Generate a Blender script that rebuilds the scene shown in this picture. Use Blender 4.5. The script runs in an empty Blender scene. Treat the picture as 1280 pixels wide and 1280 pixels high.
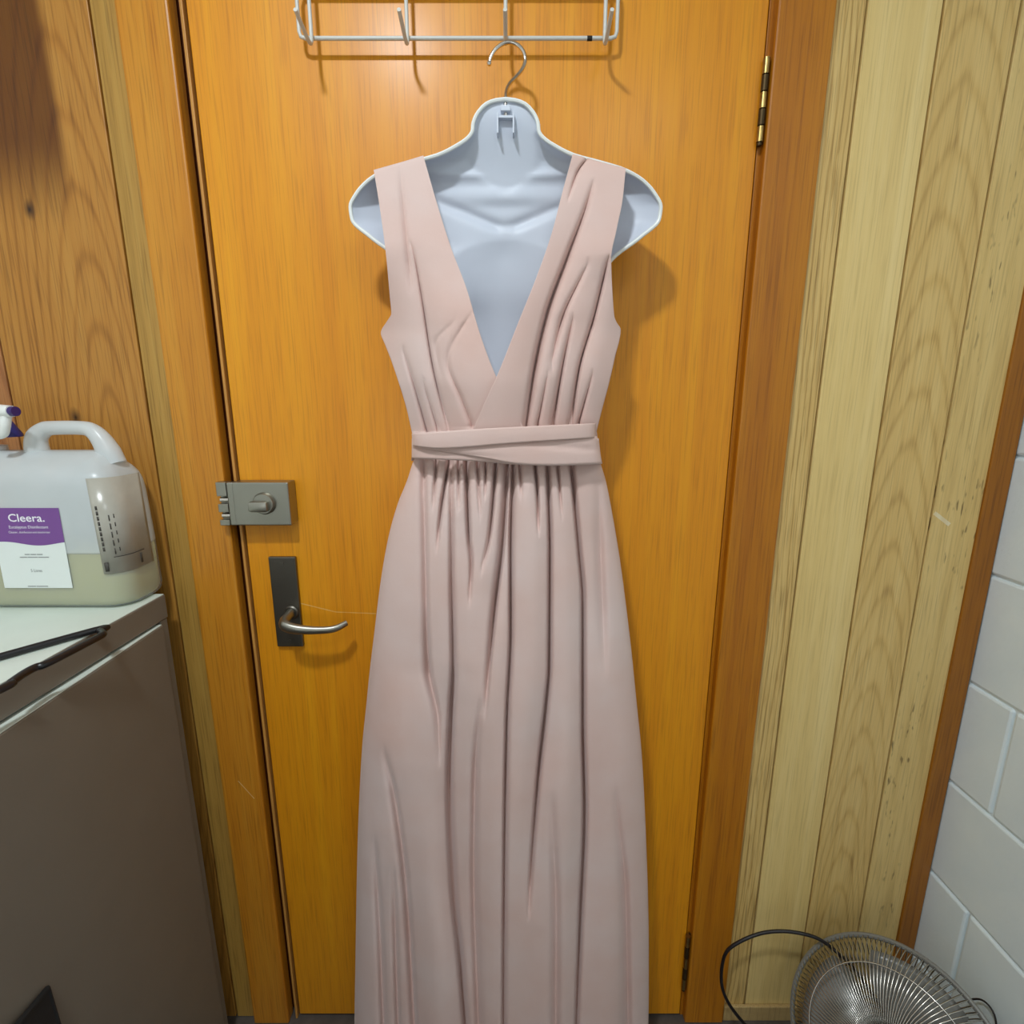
import bpy, bmesh, math, random
from mathutils import Vector, Matrix
random.seed(7)

# ------------------------------------------------------------------ camera, light, exposure
SC = bpy.context.scene
COL = SC.collection
FPX = 640.0                       # focal length for a 1280 px wide frame (ultra wide phone lens)
PITCH = math.atan(640.0 / 2980.0)
CAM = Vector((0.0, -0.86, 1.31))
cd = bpy.data.cameras.new('camera'); cam = bpy.data.objects.new('camera', cd); COL.objects.link(cam)
cd.sensor_fit = 'HORIZONTAL'; cd.sensor_width = 36.0; cd.lens = 36.0 * FPX / 1280.0; cd.clip_start = 0.01
cam.location = CAM; cam.rotation_euler = (math.pi / 2 - PITCH, 0, 0)
SC.camera = cam
SC.view_settings.view_transform = 'Standard'; SC.view_settings.look = 'None'
SC.view_settings.gamma = 1.0; SC.view_settings.use_curve_mapping = False
SC.view_settings.exposure = 0.0
W = bpy.data.worlds.new('room_world'); SC.world = W; W.use_nodes = True
W.node_tree.nodes['Background'].inputs[0].default_value = (0.75, 0.8, 0.9, 1)
W.node_tree.nodes['Background'].inputs[1].default_value = 0.05
LAMP = Vector((-0.33, -0.98, 2.38)); LAMP_W = 15.2; LAMP_SIZE = 0.13
FILL_LAMP = Vector((.44, -1.50, 2.38)); FILL_LAMP_W = 5.0; FILL_LAMP_SIZE = 0.46  # added fill lamp behind the camera, brightens the right side
WINDOW_GLOW = 2.6
CEIL = 2.42

# ------------------------------------------------------------------ measuring helpers
CS, SN = math.cos(PITCH), math.sin(PITCH)
def at(px, py, Y=0.0):
    """point of the photograph measured at room depth Y (door face = 0)"""
    a = (px - 640) / FPX; b = (640 - py) / FPX
    r = Vector((a, CS + b * SN, b * CS - SN))
    return CAM + r * ((Y - CAM.y) / r.y)
def lerp(a, b, t): return a + (b - a) * t
def interp(tab, x):
    if x <= tab[0][0]: return tab[0][1]
    for (x0, y0), (x1, y1) in zip(tab, tab[1:]):
        if x <= x1: return lerp(y0, y1, (x - x0) / (x1 - x0) if x1 > x0 else 0)
    return tab[-1][1]
def sinterp(tab, x):
    """smooth (Catmull-Rom style, monotone tangents) interpolation"""
    n = len(tab)
    if x <= tab[0][0]: return tab[0][1]
    if x >= tab[-1][0]: return tab[-1][1]
    for i in range(n - 1):
        if x <= tab[i + 1][0]:
            x0, y0 = tab[i]; x1, y1 = tab[i + 1]; h = x1 - x0
            d = (y1 - y0) / h
            def tan(k):
                if k <= 0 or k >= n - 1: return d
                dl = (tab[k][1] - tab[k-1][1]) / (tab[k][0] - tab[k-1][0])
                dr = (tab[k+1][1] - tab[k][1]) / (tab[k+1][0] - tab[k][0])
                return 0 if dl * dr <= 0 else 2 * dl * dr / (dl + dr)
            m0, m1 = tan(i), tan(i + 1); t = (x - x0) / h
            return ((2*t**3 - 3*t*t + 1) * y0 + (t**3 - 2*t*t + t) * h * m0 + (-2*t**3 + 3*t*t) * y1 + (t**3 - t*t) * h * m1)
def sstep(a, b, x):
    t = max(0.0, min(1.0, (x - a) / (b - a))); return t * t * (3 - 2 * t)

# ------------------------------------------------------------------ object helpers
def link(o, parent=None):
    COL.objects.link(o)
    if parent is not None: o.parent = parent
    return o
def tag(o, label=None, cat=None, group=None, kind=None):
    if label: o['label'] = label
    if cat: o['category'] = cat
    if group: o['group'] = group
    if kind: o['kind'] = kind
    return o
def empty(name, loc=(0, 0, 0)):
    o = bpy.data.objects.new(name, None); o.location = loc; o.empty_display_size = 0.05
    return link(o)
def mesh_obj(name, verts, faces, mat, parent=None, smooth=True, solid=0.0, offset=0.0):
    me = bpy.data.meshes.new(name); me.from_pydata([tuple(v) for v in verts], [], faces); me.update()
    if smooth: me.polygons.foreach_set('use_smooth', [True] * len(me.polygons))
    me.materials.append(mat)
    o = bpy.data.objects.new(name, me); link(o)
    if parent is not None:
        o.parent = parent; o.matrix_parent_inverse = Matrix.Translation(-parent.location)
    if solid:
        m = o.modifiers.new('thickness', 'SOLIDIFY'); m.thickness = solid; m.offset = offset
    return o
class MB:
    """collects shapes into one mesh"""
    def __init__(s): s.v = []; s.f = []
    def add(s, v, f):
        k = len(s.v); s.v += [Vector(p) for p in v]; s.f += [tuple(i + k for i in q) for q in f]; return s
    def box(s, lo, hi, bev=0.0):
        lo = Vector(lo); hi = Vector(hi)
        bm = bmesh.new(); bmesh.ops.create_cube(bm, size=1)
        for v in bm.verts: v.co = Vector(((v.co[i] + .5) * (hi[i] - lo[i]) + lo[i]) for i in range(3))
        if bev: bmesh.ops.bevel(bm, geom=list(bm.edges), offset=bev, segments=2, profile=.5, affect='EDGES')
        bm.verts.index_update()
        s.add([v.co.copy() for v in bm.verts], [[v.index for v in f.verts] for f in bm.faces]); bm.free(); return s
    def tube(s, pts, rad, seg=10, smooth=0, closed=False, flat=1.0, up=None):
        pts = [Vector(p) for p in pts]
        if smooth: pts, rad = spline(pts, rad, smooth, closed)
        n = len(pts); rr = rad if isinstance(rad, (list, tuple)) else [rad] * n
        rings = []; ref = None
        for i in range(n):
            a = pts[(i - 1) % n] if (closed or i > 0) else pts[i]
            b = pts[(i + 1) % n] if (closed or i < n - 1) else pts[i]
            t = (b - a).normalized()
            if ref is None:
                ref = Vector(up) if up else (Vector((0, 0, 1)) if abs(t.z) < .9 else Vector((0, 1, 0)))
            n1 = (ref - t * ref.dot(t)).normalized(); n2 = t.cross(n1)
            if not up: ref = n1
            rings.append([pts[i] + n1 * (math.cos(q) * rr[i]) + n2 * (math.sin(q) * rr[i] * flat) for q in [2 * math.pi * k / seg for k in range(seg)]])
        V = [p for r in rings for p in r]; F = []
        m = n if closed else n - 1
        for i in range(m):
            for k in range(seg):
                j = (i + 1) % n
                F.append((i*seg + k, i*seg + (k+1) % seg, j*seg + (k+1) % seg, j*seg + k))
        if not closed:
            F.append(tuple(range(seg - 1, -1, -1))); F.append(tuple((n-1)*seg + k for k in range(seg)))
        return s.add(V, F)
    def lathe(s, prof, seg=32, M=None, caps=True):
        V = []; F = []; n = len(prof)
        for r, z in prof:
            for k in range(seg):
                q = 2 * math.pi * k / seg; V.append(Vector((r * math.cos(q), r * math.sin(q), z)))
        for i in range(n - 1):
            for k in range(seg): F.append((i*seg + k, i*seg + (k+1) % seg, (i+1)*seg + (k+1) % seg, (i+1)*seg + k))
        if caps:
            F.append(tuple(range(seg - 1, -1, -1))); F.append(tuple((n-1)*seg + k for k in range(seg)))
        if M is not None: V = [M @ v for v in V]
        return s.add(V, F)
    def build(s, name, mat, parent=None, smooth=False, bevel=0.0, auto=True):
        o = mesh_obj(name, s.v, s.f, mat, parent, smooth)
        if smooth and auto:
            bm = bmesh.new(); bm.from_mesh(o.data)
            for e in bm.edges:
                if len(e.link_faces) == 2 and e.calc_face_angle(0) > 0.7: e.smooth = False
            bm.to_mesh(o.data); bm.free()
        if bevel:
            m = o.modifiers.new('bevel', 'BEVEL'); m.width = bevel; m.segments = 2; m.limit_method = 'ANGLE'
        return o
def spline(pts, rad, k, closed):
    n = len(pts); out = []; ro = []
    rr = rad if isinstance(rad, (list, tuple)) else [rad] * n
    rng = n if closed else n - 1
    for i in range(rng):
        if closed: p0, p1, p2, p3 = pts[(i-1) % n], pts[i], pts[(i+1) % n], pts[(i+2) % n]
        else: p0, p1, p2, p3 = pts[max(i-1, 0)], pts[i], pts[i+1], pts[min(i+2, n-1)]
        for j in range(k):
            t = j / k
            out.append(.5 * ((2*p1) + (p2 - p0)*t + (2*p0 - 5*p1 + 4*p2 - p3)*t*t + (3*p1 - p0 - 3*p2 + p3)*t**3))
            ro.append(lerp(rr[i], rr[(i+1) % n], t))
    if not closed: out.append(pts[-1]); ro.append(rr[-1])
    return out, ro
def grid_faces(nr, nc, wrap=False):
    F = []
    for i in range(nr - 1):
        for j in range(nc if wrap else nc - 1):
            k = (j + 1) % nc
            F.append((i*nc + j, (i+1)*nc + j, (i+1)*nc + k, i*nc + k))
    return F
def frame_to(o, zdir, xhint=(1, 0, 0)):
    z = Vector(zdir).normalized(); x = Vector(xhint); x = (x - z * x.dot(z)).normalized(); y = z.cross(x)
    M = Matrix((x, y, z)).transposed().to_4x4(); M.translation = Vector(o); return M

# ------------------------------------------------------------------ materials
def srgb(r, g, b):
    f = lambda c: (c / 255 / 12.92) if c / 255 <= .04045 else ((c / 255 + .055) / 1.055) ** 2.4
    return (f(r), f(g), f(b), 1)
class NT:
    def __init__(s, name):
        s.m = bpy.data.materials.new(name); s.m.use_nodes = True; s.t = s.m.node_tree; s.p = s.t.nodes['Principled BSDF']
    def n(s, kind, **kw):
        o = s.t.nodes.new(kind)
        for k, v in kw.items(): setattr(o, k, v)
        return o
    def l(s, a, b): s.t.links.new(a, b)
    def val(s, sock, v):
        if hasattr(v, 'is_output') or isinstance(v, bpy.types.NodeSocket): s.l(v, sock)
        else: sock.default_value = v
    def math(s, op, a, b=0.0, c=None):
        o = s.n('ShaderNodeMath', operation=op); s.val(o.inputs[0], a); s.val(o.inputs[1], b)
        if c is not None: s.val(o.inputs[2], c)
        return o.outputs[0]
    def noise(s, vec, scale, detail=3, rough=.55, dist=0.0):
        o = s.n('ShaderNodeTexNoise'); s.l(vec, o.inputs['Vector']); o.inputs['Scale'].default_value = scale
        o.inputs['Detail'].default_value = detail; o.inputs['Roughness'].default_value = rough; o.inputs['Distortion'].default_value = dist
        return o.outputs[0]
    def mapping(s, loc=(0,0,0), scale=(1,1,1)):
        tc = s.n('ShaderNodeTexCoord'); mp = s.n('ShaderNodeMapping'); s.l(tc.outputs['Object'], mp.inputs[0])
        mp.inputs['Location'].default_value = loc; mp.inputs['Scale'].default_value = scale
        return mp.outputs[0]
    def ramp(s, fac, stops):
        o = s.n('ShaderNodeValToRGB'); s.l(fac, o.inputs[0]); e = o.color_ramp.elements
        while len(e) < len(stops): e.new(.5)
        for el, (p, c) in zip(e, stops): el.position = p; el.color = c
        return o.outputs[0]
    def mix(s, fac, a, b, mode='MIX'):
        o = s.n('ShaderNodeMix', data_type='RGBA', blend_type=mode); s.val(o.inputs[0], fac)
        s.val(o.inputs[6], a); s.val(o.inputs[7], b); return o.outputs[2]
    def bump(s, h, strength, dist=.001):
        o = s.n('ShaderNodeBump'); o.inputs['Strength'].default_value = strength; o.inputs['Distance'].default_value = dist
        s.l(h, o.inputs['Height']); s.l(o.outputs[0], s.p.inputs['Normal'])
def plain(name, col, rough=.5, metal=0.0, bump=None, var=0.0, coat=0.0, sheen=0.0, vscale=12):
    t = NT(name); p = t.p
    p.inputs['Roughness'].default_value = rough; p.inputs['Metallic'].default_value = metal
    v = t.mapping()
    n = t.noise(v, vscale, 4)
    d = tuple(c * (1 - var) for c in col[:3]) + (1,); u = tuple(min(1, c * (1 + var)) for c in col[:3]) + (1,)
    t.l(t.ramp(n, [(.3, d), (.7, u)]), p.inputs['Base Color'])
    if coat: p.inputs['Coat Weight'].default_value = coat; p.inputs['Coat Roughness'].default_value = .15
    if sheen: p.inputs['Sheen Weight'].default_value = sheen; p.inputs['Sheen Roughness'].default_value = .4
    if bump: t.bump(t.noise(v, bump[0], 3), bump[1], bump[2] if len(bump) > 2 else .001)
    return t.m
def wood(name, dark, mid, light, seed=0.0, gx=70, gz=1.6, rough=.4, coat=0.0, arch=None, knots=(), streak=None, pores=.35, ring=.5, scratches=(), flecks=0):
    """vertical-grained wood; arch=(x0,z0,k,freq) gives nested cathedral figure; knots=[(x,z,r)]; streak=(x,halfwidth,z_lo,z_hi,colour)"""
    t = NT(name); p = t.p
    tc = t.n('ShaderNodeTexCoord'); sep = t.n('ShaderNodeSeparateXYZ'); t.l(tc.outputs['Object'], sep.inputs[0])
    X, Z = sep.outputs[0], sep.outputs[2]
    wob = t.noise(t.mapping((seed, seed*.7, seed*.3), (5, 5, 1.5)), 1.0, 2)
    vec = t.mapping((seed * 3.1, seed, seed * 1.7), (gx, gx, gz))
    g1 = t.noise(vec, 1.0, 4, .6, .6)
    fac = g1
    if arch:
        x0, z0, k, fr = arch
        dx = t.math('SUBTRACT', X, x0); dx = t.math('ADD', dx, t.math('MULTIPLY', t.math('SUBTRACT', wob, .5), .05))
        dz = t.math('MULTIPLY', t.math('SUBTRACT', Z, z0), k)
        r = t.math('SQRT', t.math('ADD', t.math('MULTIPLY', dx, dx), t.math('MULTIPLY', dz, dz)))
        r = t.math('ADD', r, t.math('MULTIPLY', g1, .006))
        ph = t.math('ADD', t.math('MULTIPLY', r, fr), t.math('MULTIPLY', wob, .7))
        w = t.math('ADD', t.math('MULTIPLY', t.math('SINE', t.math('MULTIPLY', ph, 6.2832)), .5), .5)
        w = t.math('POWER', w, 5.0)
        fac = t.math('SUBTRACT', t.math('ADD', t.math('MULTIPLY', g1, .7), .22), t.math('MULTIPLY', w, ring))
    col = t.ramp(fac, [(.25, dark), (.48, mid), (.72, light)])
    blot = t.noise(t.mapping((seed, 0, seed), (9, 9, .9)), 1.0, 2)
    col = t.mix(.35, col, t.ramp(blot, [(.3, mid), (.7, light)]))
    po = t.noise(t.mapping((seed, 1, 2), (380, 380, 9)), 1.0, 2)
    col = t.mix(pores, col, t.ramp(po, [(.32, tuple(c * .45 for c in dark[:3]) + (1,)), (.5, (1, 1, 1, 1))]), 'MULTIPLY')
    if flecks:
        fl = t.noise(t.mapping((seed, 2, 1), (130, 130, 26)), 1.0, 2); area = t.noise(t.mapping((seed, 5, 3), (22, 22, 4)), 1.0, 2)
        fm = t.math('MULTIPLY', t.ramp(fl, [(.60, (0,0,0,1)), (.68, (1,1,1,1))]), t.ramp(area, [(.47, (0,0,0,1)), (.60, (1,1,1,1))]))
        col = t.mix(t.math('MULTIPLY', fm, flecks), col, srgb(84, 58, 26))
    if streak:
        sx, hw, zl, zh, sc = streak
        e = t.math('ADD', X, t.math('MULTIPLY', t.math('SUBTRACT', wob, .5), .03))
        m1 = t.n('ShaderNodeMapRange'); m1.interpolation_type = 'SMOOTHSTEP'; t.l(e, m1.inputs[0]); m1.inputs[1].default_value = sx + hw; m1.inputs[2].default_value = sx - hw
        m2 = t.n('ShaderNodeMapRange'); m2.interpolation_type = 'SMOOTHSTEP'; t.l(Z, m2.inputs[0]); m2.inputs[1].default_value = zl; m2.inputs[2].default_value = zh
        col = t.mix(t.math('MULTIPLY', m1.outputs[0], m2.outputs[0]), col, sc, 'MULTIPLY')
    for kx, kz, kr in knots:
        dx = t.math('DIVIDE', t.math('SUBTRACT', X, kx), kr); dz = t.math('DIVIDE', t.math('SUBTRACT', Z, kz), kr * 1.5)
        r = t.math('SQRT', t.math('ADD', t.math('MULTIPLY', dx, dx), t.math('MULTIPLY', dz, dz)))
        r = t.math('ADD', r, t.math('MULTIPLY', t.math('SUBTRACT', g1, .5), 1.2))
        col = t.mix(t.ramp(r, [(.0, (1,1,1,1)), (.95, (0,0,0,1))]), col, srgb(52, 28, 10))
    for (xa, za, xb, zb, wd, sc) in scratches:
        L = math.hypot(xb - xa, zb - za); ux, uz = (xb - xa) / L, (zb - za) / L
        ax = t.math('SUBTRACT', X, xa); az = t.math('SUBTRACT', Z, za)
        along = t.math('ADD', t.math('MULTIPLY', ax, ux), t.math('MULTIPLY', az, uz))
        perp = t.math('ABSOLUTE', t.math('SUBTRACT', t.math('MULTIPLY', ax, uz), t.math('MULTIPLY', az, ux)))
        m = t.math('MULTIPLY', t.math('LESS_THAN', perp, wd), t.math('MULTIPLY', t.math('GREATER_THAN', along, 0.0), t.math('LESS_THAN', along, L)))
        col = t.mix(t.math('MULTIPLY', m, t.math('MULTIPLY', g1, 1.2)), col, sc)
    t.l(col, p.inputs['Base Color']); p.inputs['Roughness'].default_value = rough
    p.inputs['Specular IOR Level'].default_value = .45
    if coat: p.inputs['Coat Weight'].default_value = coat; p.inputs['Coat Roughness'].default_value = .24
    t.bump(po, .12, .0004)
    return t.m

M = {}
M['door'] = wood('varnished door veneer', srgb(208, 126, 3), srgb(223, 142, 6), srgb(234, 159, 15), 3.3, gx=42, gz=.8, rough=.5, coat=.16, pores=.25,
                 scratches=[(at(375, 754).x, at(375, 754).z, at(420, 765).x, at(420, 765).z, .0009, srgb(235, 190, 110)), (at(420, 765).x, at(420, 765).z, at(470, 767).x, at(470, 767).z, .0008, srgb(235, 190, 110))])
M['arch_l'] = wood('varnished pine architrave', srgb(176, 101, 14), srgb(197, 123, 24), srgb(210, 146, 44), 1.2, gx=45, gz=1.2, rough=.42, coat=.08, pores=.3,
                 scratches=[(at(302, 970).x, at(302, 970).z, at(322, 992).x, at(322, 992).z, .0008, srgb(235, 200, 140))])
M['arch_r'] = wood('reddish brown architrave', srgb(160, 88, 4), srgb(180, 108, 8), srgb(196, 126, 18), 5.1, gx=48, gz=1.0, rough=.44, coat=.05, pores=.3)
M['corner'] = wood('brown stained trim', srgb(136, 78, 6), srgb(154, 92, 10), srgb(168, 106, 18), 8.8, gx=60, rough=.46, coat=.05)
M['jamb'] = wood('jamb darkened as shade', srgb(92, 44, 10), srgb(110, 56, 14), srgb(126, 68, 20), 2.8, gx=60, rough=.5)  # wood darkened to put the shade of the recess into the colour
M['stop'] = wood('jamb stop strip', srgb(170, 108, 40), srgb(196, 136, 60), srgb(208, 154, 80), 2.1, gx=60, rough=.45)
M['hardboard'] = plain('dark backing board', srgb(60, 40, 26), .9)
M['blockpaint'] = None
def painted_block():
    t = NT('white painted masonry'); v = t.mapping()
    n = t.noise(v, 9, 4); f = t.noise(v, 70, 4, .6); pit = t.noise(t.mapping((3, 1, 4), (60, 25, 60)), 1.0, 3)
    t.l(t.ramp(n, [(.3, srgb(230, 243, 249)), (.7, srgb(238, 249, 252))]), t.p.inputs['Base Color'])
    t.p.inputs['Roughness'].default_value = .45
    h = t.math('ADD', t.math('MULTIPLY', f, .5), t.math('MULTIPLY', t.math('LESS_THAN', pit, .33), -.8))
    t.bump(h, .55, .002); return t.m
M['blockpaint'] = painted_block()
M['plaster'] = plain('off white wall paint', srgb(228, 228, 224), .8, var=.03)
M['ceiling'] = plain('white ceiling paint', srgb(236, 236, 232), .85, var=.02)
M['floor'] = plain('dark grey vinyl floor', srgb(84, 76, 70), .5, var=.2, vscale=40)
M['rack'] = plain('white coated rack wire', srgb(208, 208, 202), .35, var=.04)
M['chrome'] = plain('polished steel', srgb(214, 208, 200), .16, 1.0)
M['satin'] = plain('satin chrome lock metal', srgb(160, 158, 148), .38, 1.0, var=.04, bump=(300, .05))
M['satin_dark'] = plain('worn satin plate metal', srgb(112, 108, 100), .42, 1.0, var=.08, bump=(200, .05))
M['brass'] = plain('old hinge steel', srgb(168, 140, 84), .3, 1.0, var=.2, vscale=90)
M['hinge_dark'] = plain('dark hinge leaf', srgb(74, 58, 34), .45, .8, var=.2)
M['hanger'] = plain('white moulded hanger plastic', srgb(208, 214, 227), .45, var=.01)
M['black'] = plain('black plastic', srgb(22, 20, 22), .32)
M['cord'] = plain('black rubber cord', srgb(24, 18, 20), .45)
M['folio'] = plain('black folio board', srgb(12, 12, 12), .8, bump=(400, .2))
M['cab'] = plain('cabinet enamel darkened as shade', srgb(120, 112, 100), .42, var=.03, bump=(220, .06))  # same paint as the top, darkened to hold the shade of the sides
M['cabtop'] = plain('pale grey cabinet enamel', srgb(216, 226, 216), .45, var=.03, bump=(220, .05))
M['dark'] = plain('dark recess', srgb(30, 26, 22), .8)
M['purple'] = plain('purple plastic', srgb(56, 36, 104), .35)
M['blue'] = plain('deep blue plastic', srgb(44, 48, 124), .4)
M['white_pl'] = plain('white plastic', srgb(236, 238, 234), .35)
M['label_w'] = plain('white label paper', srgb(232, 238, 234), .5)
M['label_p'] = plain('purple label print', srgb(122, 76, 148), .5)
M['ink_w'] = plain('white print', srgb(244, 240, 248), .5)
M['ink_g'] = plain('grey print', srgb(140, 142, 142), .6)
M['ink_k'] = plain('dark print', srgb(70, 66, 60), .6)
M['sticker'] = plain('greyish wrapped sticker', srgb(176, 172, 160), .22, var=.08, vscale=30)
M['liquid'] = plain('pale yellow liquid', srgb(170, 166, 104), .3)
M['smoke_blade'] = plain('grey fan blade plastic', srgb(120, 118, 112), .3)
M['fanwire'] = plain('chromed guard wire', srgb(190, 186, 178), .2, 1.0)
def fabric():
    t = NT('dusty pink crepe'); v = t.mapping()
    n = t.noise(v, 6, 3); t.l(t.ramp(n, [(.3, srgb(219, 184, 173)), (.7, srgb(223, 198, 191))]), t.p.inputs['Base Color'])
    t.p.inputs['Roughness'].default_value = .75; t.p.inputs['Sheen Weight'].default_value = .25; t.p.inputs['Sheen Roughness'].default_value = .45
    w = t.noise(t.mapping((0,0,0), (900, 900, 900)), 1.0, 1); c = t.noise(v, 28, 3, .5)
    t.bump(t.math('ADD', t.math('MULTIPLY', w, .12), t.math('MULTIPLY', c, 1.0)), .22, .004)
    return t.m
M['dress'] = fabric()
def milky():
    t = NT('milky translucent plastic'); tr = t.n('ShaderNodeBsdfTransparent'); mx = t.n('ShaderNodeMixShader')
    v = t.mapping(); t.l(t.ramp(t.noise(v, 14, 2), [(.3, srgb(224, 232, 234)), (.7, srgb(232, 238, 240))]), t.p.inputs['Base Color'])
    t.p.inputs['Roughness'].default_value = .28
    # wet below the fill line: the plastic turns more see-through where liquid touches it
    sp = t.n('ShaderNodeSeparateXYZ'); tc = t.n('ShaderNodeTexCoord'); t.l(tc.outputs['Object'], sp.inputs[0])
    mr = t.n('ShaderNodeMapRange'); t.l(sp.outputs[2], mr.inputs[0]); lv = at(100, 692, -.115).z
    mr.inputs[1].default_value = lv - .0015; mr.inputs[2].default_value = lv + .0015; mr.inputs[3].default_value = .28; mr.inputs[4].default_value = .64
    t.l(mr.outputs[0], mx.inputs[0]); t.l(tr.outputs[0], mx.inputs[1]); t.l(t.p.outputs[0], mx.inputs[2])
    t.l(mx.outputs[0], t.t.nodes['Material Output'].inputs[0]); return t.m
M['milky'] = milky()
def glow(name, col, s):
    t = NT(name); t.p.inputs['Base Color'].default_value = col; t.p.inputs['Emission Color'].default_value = col; t.p.inputs['Emission Strength'].default_value = s
    return t.m

# ------------------------------------------------------------------ the room
XL, XR, YB = -1.12, 0.8435, -2.35
def structure(name, lo, hi, mat): return tag(MB().box(lo, hi).build(name, mat), kind='structure')
structure('floor', (XL - .1, YB - .1, -.06), (XR + .1, .16, 0), M['floor'])
structure('ceiling', (XL - .1, YB - .1, CEIL), (XR + .1, .16, CEIL + .06), M['ceiling'])
structure('wall_left', (XL - .1, YB, 0), (XL, .16, CEIL), M['plaster'])
structure('wall_back', (XL, YB - .1, 0), (XR, YB, CEIL), M['plaster'])

DX0, DX1, DZ = -.4616, .3643, 2.04
# door wall: dark backing with an opening, faced with boards
wf = MB()
wf.box((XL, .016, 0), (-.500, .13, CEIL)); wf.box((.400, .016, 0), (XR, .13, CEIL)); wf.box((-.500, .016, 2.07), (.400, .13, CEIL))
wall_front = tag(wf.build('wall_front', M['hardboard']), kind='structure')
G = .0016
TAN = dict(dark=srgb(160, 128, 74), mid=srgb(192, 162, 104), light=srgb(206, 180, 124))
PINE = dict(dark=srgb(142, 88, 26), mid=srgb(182, 123, 48), light=srgb(194, 141, 64))
def plank(x0, x1, mat, z0=.0015, z1=CEIL - .002, y0=0.0, y1=.016):
    o = MB().box((x0 + G, y0, z0), (x1 - G, y1, z1), .0012).build('plank', mat, wall_front)
    return o
# right of the door: four pale grooved boards
plank(.452, .5035, wood('pale board fine wavy grain', srgb(156, 112, 50), srgb(214, 176, 104), srgb(232, 200, 132), 11.0, gx=70, gz=6.0, rough=.42, arch=(.41, .9, .045, 120), ring=.26, pores=.4))
plank(.5035, .6121, wood('pale board plain', seed=14.0, gx=36, gz=.8, rough=.42, pores=.22, dark=srgb(214, 178, 106), mid=srgb(230, 198, 126), light=srgb(240, 212, 146)))
plank(.6121, .7218, wood('pale board with arched figure', srgb(168, 126, 62), srgb(214, 176, 104), srgb(232, 200, 132), 17.0, gx=48, gz=2.2, rough=.42, arch=(.668, -.4, .075, 150), ring=.18, pores=.3))
plank(.7218, .8060, wood('pale board with pitted marks', srgb(184, 146, 82), srgb(220, 186, 116), srgb(232, 202, 136), 21.0, gx=44, gz=3.0, rough=.42, pores=.3, flecks=.7,
      scratches=[(at(1168, 641).x, at(1168, 641).z, at(1187, 656).x, at(1187, 656).z, .0032, srgb(236, 226, 196))]))
# left of the door: knotty pine boards
plank(-.5996, -.548, wood('olive pine strip', srgb(142, 104, 40), srgb(178, 134, 60), srgb(190, 150, 74), 24.0, gx=90, gz=.7, rough=.45))
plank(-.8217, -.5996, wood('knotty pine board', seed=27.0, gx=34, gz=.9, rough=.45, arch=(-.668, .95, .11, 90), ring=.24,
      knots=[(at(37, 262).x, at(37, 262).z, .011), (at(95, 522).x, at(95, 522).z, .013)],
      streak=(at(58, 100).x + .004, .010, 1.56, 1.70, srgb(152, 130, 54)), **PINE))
plank(-1.045, -.8217, wood('reddish pine board', srgb(140, 84, 44), srgb(172, 112, 64), srgb(188, 132, 80), 31.0, gx=40, gz=1.0, rough=.45, arch=(-.93, .5, .12, 34), ring=.3))
plank(XL + .001, -1.045, wood('pine edge board', seed=33.0, gx=40, rough=.45, **PINE))
# above the door
for x0, x1 in ((-.548, -.33), (-.33, -.11), (-.11, .11), (.11, .33), (.33, .452)):
    plank(x0, x1, wood('pine board over door', seed=x0 * 40, gx=40, rough=.45, **PINE), z0=2.12)

# trims and jambs
def trim(name, lo, hi, mat, bev=.002, label=None):
    o = tag(MB().box(lo, hi, bev).build(name, mat), kind='structure')
    return o
tr1 = trim('trim_1', (-.5555, -.013, .0), (-.4808, .012, 2.06), M['arch_l'], .003)
trim('trim_2', (.3725, -.012, .0), (.4545, .012, 2.06), M['arch_r'], .003)
trim('trim_3', (-.5555, -.0128, 2.061), (.4545, .012, 2.125), M['arch_l'], .003)
trim('trim_4', (.8035, -.004, .0), (.8425, .012, CEIL - .001), M['corner'], .002)
trim('trim_5', (-.4990, .018, .0), (-.4640, .120, 2.068), M['jamb'], .001)      # latch jamb, set back
trim('trim_6', (-.4700, -.003, .0), (-.4655, .0165, 2.05), M['stop'], .0008)     # thin lipping strip
trim('trim_7', (.3668, .004, .0), (.3990, .120, 2.068), M['arch_r'], .001)       # hinge jamb
trim('trim_8', (-.4640, .018, 2.045), (.3665, .120, 2.068), M['jamb'], .001)
trim('baseboard_front', (.4565, -.0075, .0), (.8030, -.0005, .038), wood('pale base strip', srgb(168, 136, 84), srgb(184, 152, 98), srgb(198, 170, 116), 41.0, gx=6, gz=30, rough=.5), .0015)

# door slab with its furniture
door = tag(MB().box((DX0, 0.0, .008), (DX1, .038, DZ), .0015).build('door_1', M['door']), kind='structure')
# rim deadlock
LZ0, LZ1 = at(320, 657, -.03).z, at(320, 603, -.03).z
lx0, lx1 = at(272, 630, -.03).x, at(362, 630, -.03).x
lb = MB()
ed = -.4616
lb_x = at(285, 630, -.03).x
lock = MB().box((ed + .001, -.030, LZ0), (lx1, -.0005, LZ1), .002).box((lb_x, -.030, LZ0), (ed + .004, -.0145, LZ1), .002).build('lock_body', M['satin'], door)
knob = MB()
kc = Vector((at(331, 629, -.03).x, -.030, at(331, 629, -.03).z))
KM = frame_to(kc, (0, -1, 0))
knob.lathe([(.0, .0), (.0185, .0), (.0185, .003), (.0160, .007), (.0, .0072)], 28, KM, caps=False)
knob.box(kc + Vector((-.021, -.018, -.0125)), kc + Vector((.011, -.004, .0055)), .0045)
knob.build('thumb_turn', M['satin'], lock, smooth=True)
strike = MB()
h = LZ1 - LZ0
for za, zb in ((0, .13), (.31, .50), (.68, 1)):
    strike.box((lx0, -.030, LZ0 + h * za), (lb_x - .0006, -.0135, LZ0 + h * zb), .001)
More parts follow.
